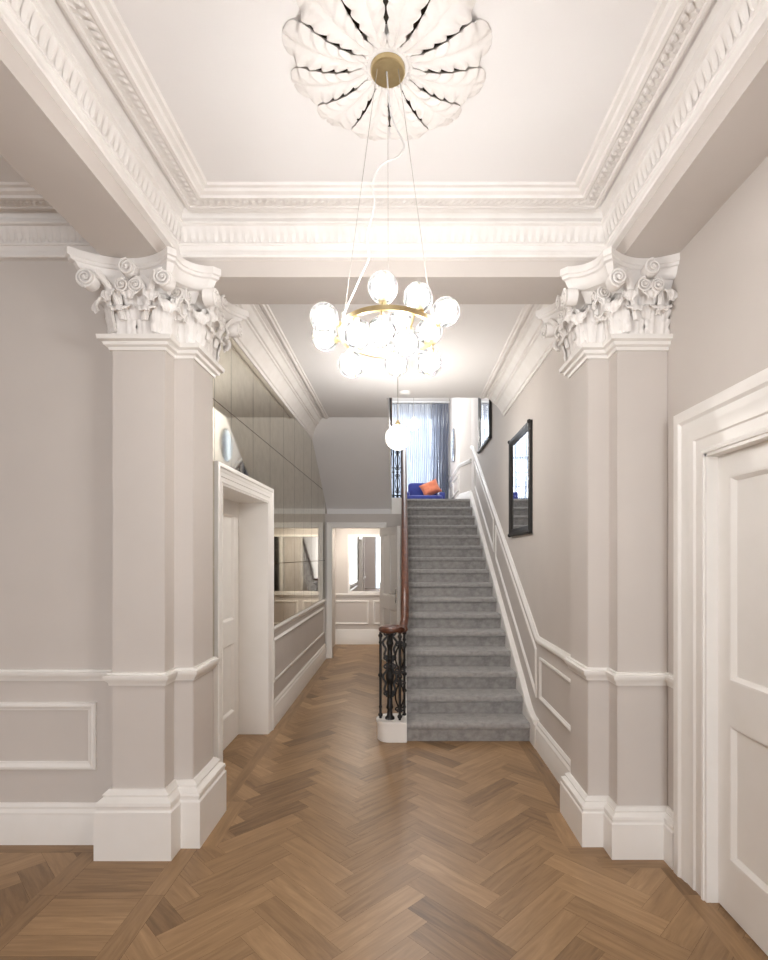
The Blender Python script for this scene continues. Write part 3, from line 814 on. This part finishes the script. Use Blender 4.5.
for x in (-.155, -.09, -.025):
    o = baluster_mb(.85, x == -.09).build('baluster', 'iron', None, smooth=60); o.parent = ub
    o.location = Vector((x, 8.62, LZ+.005))-ub.location; o.rotation_euler.z = PI/2

# ------------------------------------------------------------------ mirrors on the stair wall
def wall_mirror(y0, y1, z0, z1, label):
    t = thing('wall_mirror', label, 'mirror', (RX, (y0+y1)/2, z0))
    b = MB(); fw = .075
    b.sweep([(y0, z0), (y0, z1), (y1, z1), (y1, z0)], [(0, .001), (0, .028), (.012, .036), (.03, .034), (.05, .024), (.066, .020), (fw, .014), (fw, .001)], mpS, closed=True)
    # small carved corners
    for yc in (y0, y1):
        for zc in (z0, z1): b.ball((RX-.028, yc+(.012 if yc == y0 else -.012), zc+(.012 if zc == z0 else -.012)), .02, 10, 6)
    b.build('frame', 'black', t, smooth=35)
    b = MB(); b.prism([(y0+fw-.01, z0+fw-.01), (y1-fw+.01, z0+fw-.01), (y1-fw+.01, z1-fw+.01), (y0+fw-.01, z1-fw+.01)], .002, .012, mpS)
    b.build('mirror_glass', 'mirror', t)
wall_mirror(4.62, 5.50, 1.80, 2.79, 'lower black framed mirror on the stair wall, nearest the right pillar')
wall_mirror(6.74, 7.75, 3.10, 4.09, 'upper black framed mirror on the stair wall, cut off by the ceiling edge')
t = thing('round_mirror', 'small round mirror on the landing wall beside the curtains', 'mirror', (.99, 10.24, 3.74))
b = MB(); b.lathe([(.26, 0), (.31, 0), (.32, -.02), (.29, -.035), (.26, -.02)], (.989, 10.24, 3.74), 36, axis='x'); b.build('frame', 'chrome', t, smooth=40)
b = MB(); b.lathe([(.001, -.002), (.27, -.002), (.27, -.012), (.001, -.012)], (.989, 10.24, 3.74), 36, axis='x'); b.build('mirror_glass', 'mirror', t)

# ------------------------------------------------------------------ landing window, curtains, seat
w1 = empty_struct('window_1', ((WX0+WX1)/2, YW+.08, WZ0), 'landing window with glazing bars behind sheer curtains')
b = MB()
for x0, x1, z0, z1 in ((WX0, WX0+.05, WZ0, WZ1), (WX1-.05, WX1, WZ0, WZ1), (WX0, WX1, WZ0, WZ0+.06), (WX0, WX1, WZ1-.06, WZ1), (WX0, WX1, 3.70, 3.75)):
    b.box(x0, x1, YW+.04, YW+.10, z0, z1)
b.build('window_frame', 'white', w1)
b = MB()
for f in (1/6, 2/6, 3/6, 4/6, 5/6): x = WX0+(WX1-WX0)*f; b.box(x-.012, x+.012, YW+.055, YW+.085, WZ0, WZ1)
for z in (3.10, 3.40, 4.04, 4.33): b.box(WX0, WX1, YW+.055, YW+.085, z-.012, z+.012)
b.build('glazing_bar', 'white', w1)
b = MB(); b.box(WX0, WX1, YW+.068, YW+.072, WZ0, WZ1); b.build('window_pane', 'pane', w1)
def curtain(x0, x1, m, label, waves, amp, y):
    b = MB(); nx = waves*10; nz = 8; vs = []
    for j in range(nz+1):
        z = LZ+.02+(4.84-LZ-.02)*j/nz
        for i in range(nx+1):
            t = i/nx; x = x0+(x1-x0)*t
            vs.append((x+.01*math.sin(j*1.3+i*.2), y+amp*math.sin(2*PI*waves*t+.3*math.sin(j*.7))*(1-.35*j/nz), z))
    b.add(vs, [(j*(nx+1)+i, j*(nx+1)+i+1, (j+1)*(nx+1)+i+1, (j+1)*(nx+1)+i) for j in range(nz) for i in range(nx)])
    o = b.build('curtain', m, smooth=80); at(o, ((x0+x1)/2, y, LZ+.02)); tag(o, label, 'curtain')
curtain(-.95, .585, 'sheer', 'pale sheer curtain hanging over the landing window', 18, .03, YW-.14)
curtain(.60, .97, 'drape', 'denser blue grey curtain gathered right of the landing window', 6, .04, YW-.16)
b = MB(); b.box(-1.0, .985, YW-.20, YW-.10, 4.845, 4.87); o = b.build('curtain_track', 'plastic'); at(o, (0, YW-.13, 4.85)); tag(o, 'white curtain track above the landing curtains', 'curtain track')

def soft_box(b, x0, x1, y0, y1, z0, z1, r=.05):
    """rounded box by superellipsoid"""
    cx, cy, cz = (x0+x1)/2, (y0+y1)/2, (z0+z1)/2; A, B, C = (x1-x0)/2, (y1-y0)/2, (z1-z0)/2
    nu, nv = 28, 14; vs = []; sg = lambda c, p: math.copysign(abs(c)**p, c); p = .28
    for i in range(nv+1):
        v = -PI/2+PI*i/nv
        for k in range(nu):
            u = 2*PI*k/nu
            vs.append((cx+A*sg(math.cos(v), p)*sg(math.cos(u), p), cy+B*sg(math.cos(v), p)*sg(math.sin(u), p), cz+C*sg(math.sin(v), p)))
    b.add(vs, [(i*nu+k, i*nu+(k+1) % nu, (i+1)*nu+(k+1) % nu, (i+1)*nu+k) for i in range(nv) for k in range(nu)])
so = thing('armchair', 'royal blue velvet seat under the landing window', 'armchair', (.4, 10.5, LZ))
b = MB(); soft_box(b, .04, .79, 10.15, 10.85, LZ+.08, LZ+.24); b.build('seat', 'blue', so, smooth=60)
b = MB(); soft_box(b, .10, .70, 10.80, 11.0, LZ+.18, LZ+.56); b.build('backrest', 'blue', so, smooth=60)
for x in (.07, .76):
    b = MB(); soft_box(b, x-.06, x+.06, 10.2, 10.95, LZ+.1, LZ+.31); b.build('armrest', 'blue', so, smooth=60)
for x in (.10, .73):
    for y in (10.23, 10.8):
        b = MB(); b.lathe([(.012, 0), (.02, .11)], (x, y, LZ), 10); b.build('leg', 'black', so, smooth=60)
b = MB(); vs = []
N = 16
for side in (1, -1):
    o_ = len(vs)
    for i in range(N+1):
        for k in range(N+1):
            u, v = -1+2*i/N, -1+2*k/N
            h = .085*((1-u**4)*(1-v**4))**.6; pin = 1-.10*(1-abs(u)**2)*(abs(v)) 
            pin2 = 1-.10*(1-abs(v)**2)*(abs(u))
            vs.append((u*.19*pin2, side*h, v*.155*pin))
    b.add(vs[o_:], [(i*(N+1)+k, i*(N+1)+k+1, (i+1)*(N+1)+k+1, (i+1)*(N+1)+k) for i in range(N) for k in range(N)])
cu = b.build('cushion', 'orange', smooth=70); cu.location = (.55, 10.64, LZ+.42); cu.rotation_euler = (math.radians(-18), math.radians(-24), 0)
tag(cu, 'orange velvet cushion leaning on the blue seat', 'cushion')

# ------------------------------------------------------------------ ceiling rose
RC = Vector((-.058, 2.03, 0))
rose = thing('ceiling_rose', 'white plaster ceiling rose of acanthus leaves round the brass canopy', 'ceiling rose', (RC.x, RC.y, CZ))
b = MB(); b.lathe([(.001, -.03), (.07, -.032), (.085, -.03), (.10, -.016), (.13, -.012), (.145, -.001), (.001, -.001)], (RC.x, RC.y, CZ), 36)
b.build('boss', 'plaster', rose, smooth=40)
b = MB(); b.lathe([(.001, -.004), (.31, -.004), (.315, -.001), (.001, -.001)], (RC.x, RC.y, CZ), 48)  # flat dark brown disc on the ceiling, seen through the leaf gaps
o = b.build('recess', 'recess', rose); o['label'] = 'flat dark disc showing between the leaves'
mb = MB(); vs = []; NT, NU = 60, 16; Lr = .370
for i in range(NT+1):
    t = i/NT; r = .055+(Lr-.03)*t
    full = r*math.tan(PI/12)
    lob = abs(math.sin(PI*(t*6.5+.1)))
    gap = .0015+.010*min(1, max(0, (t-.12)*5))*(1-lob)**1.2+.003*t
    hw = full-gap
    if t > .80: hw = min(hw, .088*math.sqrt(max(.06, 1-((t-.80)/.2)**2*.75))*(1-.10*(1-lob)))
    drop = .026+.024*math.sin(PI*min(1, t*1.15))-(0 if t < .85 else .16*(t-.85))
    for k in range(NU+1):
        s_ = -1+2*k/NU; a = abs(s_)
        vein = .0024*math.cos(a*PI*2.6-t*9)*min(1, t*4)*(1-a)+.005*lob*a*min(1, t*3)
        rr = r-.020*a**1.6*t+(.010*lob*a if t > .25 else 0)
        vs.append((rr, hw*s_, -(drop-.006*a**3+.5*vein+.0075*((t*6.5+.1-1.0*a) % 1.0)*min(1, a*2.2)*min(1, t*4)-.006*math.exp(-(s_*8)**2))))
mb.add(vs, [(i*(NU+1)+k, i*(NU+1)+k+1, (i+1)*(NU+1)+k+1, (i+1)*(NU+1)+k) for i in range(NT) for k in range(NU)])
th = .010
lf = mb.build('acanthus_leaf', 'plaster', None, smooth=60, solid=th); lf.parent = rose; lf.rotation_euler.z = PI/12+PI/2
for k in range(1, 12): copy_part(lf, rose, None, (0, 0, PI/12+PI/2+2*PI*k/12))
b = MB()
for k in range(24):
    a = 2*PI*k/24; b.ball((RC.x+.088*math.cos(a), RC.y+.088*math.sin(a), CZ-.028), .011, 8, 6)
b.build('bead_ring', 'plaster', rose, smooth=60)

# ------------------------------------------------------------------ chandelier
CC = Vector((-.055, 2.03, 2.45)); RR = .186
ch = thing('chandelier', 'brass ring chandelier with thirteen clear glass globes on wires', 'chandelier', (RC.x, RC.y, 2.45))
b = MB(); b.lathe([(.001, 3.474), (.062, 3.474), (.066, 3.47), (.066, 3.45), (.062, 3.446), (.001, 3.446)], (RC.x, RC.y, 0), 40); b.build('canopy', 'brass', ch, smooth=40)
def ringpt(a, r=RR): return Vector((CC.x+r*math.cos(a), CC.y+r*math.sin(a), CC.z-.07*r*math.sin(a)))
b = MB(); vs = []; N = 72
for k in range(N):
    a = 2*PI*k/N
    for r, z in ((RR-.006, -.009), (RR+.006, -.009), (RR+.006, .009), (RR-.006, .009)): q = ringpt(a, r); vs.append((q.x, q.y, q.z+z))
b.add(vs, [(k*4+i, ((k+1) % N)*4+i, ((k+1) % N)*4+(i+1) % 4, k*4+(i+1) % 4) for k in range(N) for i in range(4)])
b.build('ring', 'brass', ch, smooth=40)
for a in (math.radians(-28), math.radians(92), math.radians(208)):
    q = ringpt(a); p = Vector((RC.x+.045*math.cos(a), RC.y+.045*math.sin(a), 3.447))
    b = MB(); b.tube([p, q], .0010, 6); b.tube([q, q+Vector((0, 0, .035))], .004, 8); b.build('wire', 'cable', ch, smooth=60)
K = [(-.062, 3.445), (-.045, 3.28), (-.005, 3.19), (.003, 3.155), (-.02, 3.12), (-.068, 3.10), (-.10, 3.07), (-.118, 3.01), (-.108, 2.95), (-.120, 2.89), (-.138, 2.82), (-.130, 2.74), (-.155, 2.68), (-.190, 2.60), (-.222, 2.53), (-.238, 2.465)]
b = MB(); pts = []
for i in range(len(K)-1):
    p0, p1, p2, p3 = [Vector(K[max(0, min(len(K)-1, i+d))]) for d in (-1, 0, 1, 2)]
    for k in range(5):
        t = k/5; q = .5*((2*p1)+(p2-p0)*t+(2*p0-5*p1+4*p2-p3)*t*t+(3*p1-p0-3*p2+p3)*t**3); pts.append((q.x, 2.02, q.y))
pts.append((K[-1][0], 2.02, K[-1][1]))
b.tube(pts, .0032, 7); b.build('flex', 'plastic', ch, smooth=60)
GL = [(-.07, 1.85, 2.537), (.054, 1.90, 2.525), (.16, 1.98, 2.512), (-.288, 1.94, 2.472), (-.312, 2.12, 2.474), (-.161, 1.90, 2.394), (-.073, 1.85, 2.383),
      (-.010, 2.20, 2.567), (.012, 1.92, 2.372), (.108, 2.15, 2.512), (-.207, 2.12, 2.366), (-.029, 2.22, 2.406), (.105, 2.10, 2.367)]
GR = .0535
g0 = None
def globe_mb(r):
    b = MB(); b.ball((0, 0, 0), r, 28, 18); return b
def bulb_mb(r):
    b = MB(); b.lathe([(.001, -r*.45), (r*.28, -r*.42), (r*.42, -r*.15), (r*.40, r*.1), (r*.25, r*.32), (.001, r*.4)], (0, 0, 0), 14); return b
for gx, gy, gz in GL:
    c = Vector((gx, gy, gz))
    a = math.atan2((c.y-CC.y), (c.x-CC.x)); q = ringpt(a)
    if g0 is None:
        g0 = globe_mb(GR).build('globe', 'globe', None, smooth=80); g0.parent = ch
        bu = bulb_mb(GR*.95).build('bulb', 'bulb', None, smooth=60); bu.parent = g0
        g0.location = c-ch.location
    else: copy_part(g0, ch, c-ch.location)
    d = (q-c).normalized()
    b = MB(); b.tube([q, c+d*(GR*.97)], .0045, 8); b.tube([c+d*(GR*1.03), c+d*(GR*.55)], .013, 10); b.build('globe_arm', 'brass', ch, smooth=60)

def pendant(loc, r, ztop, label, bm_='bulbp'):
    t = thing('pendant_lamp', label, 'lamp', (loc[0], loc[1], loc[2]))
    g = globe_mb(r).build('globe', 'globe', None, smooth=80); g.parent = t
    bu = bulb_mb(r*.6).build('bulb', bm_, None, smooth=60); bu.parent = g
    x, y, z = loc
    b = MB(); b.tube([(x, y, z+r+.03), (x, y, ztop-.02)], .004, 7); b.build('cord', 'cable', t, smooth=60)
    b = MB(); b.lathe([(.012, r*.35), (.02, r*.5), (.022, r*.95), (.03, r*.98), (.022, r+.02), (.008, r+.045)], loc, 16); b.build('lamp_holder', 'brass', t, smooth=60)
    b = MB(); b.lathe([(.001, -.028), (.045, -.026), (.055, -.001), (.001, -.001)], (x, y, ztop), 24); b.build('canopy', 'brass', t, smooth=60)
pendant((-.048, 4.90, 2.694), .119, HZ, 'single glass globe pendant hanging below the chandelier, in front of the stairs')
pendant((.19, 9.5, 3.95), .105, WZ, 'small glass globe pendant high over the landing, against the curtains')
b = MB(); b.lathe([(.001, -.034), (.045, -.034), (.055, -.026), (.06, -.012), (.06, -.001), (.001, -.001)], (.02, 5.72, HZ), 28)
o = b.build('smoke_detector', 'plastic', smooth=40); at(o, (.02, 5.72, HZ)); tag(o, 'white smoke detector disc on the ceiling near the stair opening', 'smoke detector')

# ------------------------------------------------------------------ far room
t = thing('far_room_mirror', 'mirror panel above the dado in the room beyond the open door', 'mirror', (-.45, 9.62, .93))
b = MB(); b.box(-.96, .2, 9.604, 9.612, .945, 1.95); b.build('mirror_glass', 'mirror', t)
b = MB(); b.sweep([(-1.0, .925), (-1.0, 1.99), (.24, 1.99), (.24, .925)], [(0, 0), (0, .02), (.03, .02), (.045, .012), (.045, 0)], XZ(9.62), closed=True); b.build('frame', 'white', t, smooth=35)
b = MB(); b.lathe([(.001, -.016), (.03, -.016), (.045, -.012), (.048, -.001), (.001, -.001)], (-.75, 8.95, 2.2), 20)
o = b.build('downlight', 'spot', smooth=40); at(o, (-.75, 8.95, 2.2)); tag(o, 'round downlight in the ceiling of the far room', 'downlight')

# ------------------------------------------------------------------ light
w = bpy.data.worlds.new('World'); sc.world = w; w.use_nodes = True
bg = w.node_tree.nodes['Background']; bg.inputs[0].default_value = (.78, .88, 1, 1); bg.inputs[1].default_value = 1.2
def area(name, loc, rot, sx, sy, power, col):
    l = bpy.data.lights.new(name, 'AREA'); l.shape = 'RECTANGLE'; l.size = sx; l.size_y = sy; l.energy = power; l.color = col
    o = bpy.data.objects.new(name, l); COL.objects.link(o); o.location = loc; o.rotation_euler = rot; return o
area('front_door_daylight', (-.1, YF-.05, 1.6), (PI/2, 0, 0), 2.3, 2.7, 178, (.98, .985, 1))
area('alcove_fill', (-3.9, .2, 1.8), (PI/2, 0, -PI/2), 1.6, 2.0, 5, (.98, .985, 1))  # unseen dim fill lamp added to light the alcove; wall_side has no window
area('landing_daylight', ((WX0+WX1)/2, YW+.45, 3.75), (-PI/2, 0, 0), 1.5, 2.0, 58, (.80, .9, 1))
area('stairwell_fill', (.0, 9.6, WZ-.02), (0, 0, 0), 1.4, 2.2, 42, (.88, .94, 1))  # unseen fill lamp added under the closed ceiling to brighten landing and treads

# ------------------------------------------------------------------ camera
cam = bpy.data.cameras.new('camera'); co = bpy.data.objects.new('camera', cam); COL.objects.link(co)
co.location = (0, 0, 1.6); co.rotation_euler = (PI/2, 0, 0)
cam.sensor_fit = 'VERTICAL'; cam.sensor_height = 36; cam.lens = 530/960*36
cam.shift_x = -19/960; cam.shift_y = 76/960
cam.clip_start = .05
sc.camera = co
sc.view_settings.view_transform = 'Standard'; sc.view_settings.look = 'None'; sc.view_settings.gamma = 1
sc.view_settings.use_curve_mapping = False
sc.view_settings.exposure = .48
sc.cycles.use_denoising = True
sc.cycles.max_bounces = 8; sc.cycles.diffuse_bounces = 5; sc.cycles.glossy_bounces = 5; sc.cycles.transparent_max_bounces = 16
sc.cycles.sample_clamp_indirect = 6
sc.cycles.caustics_reflective = False; sc.cycles.caustics_refractive = False
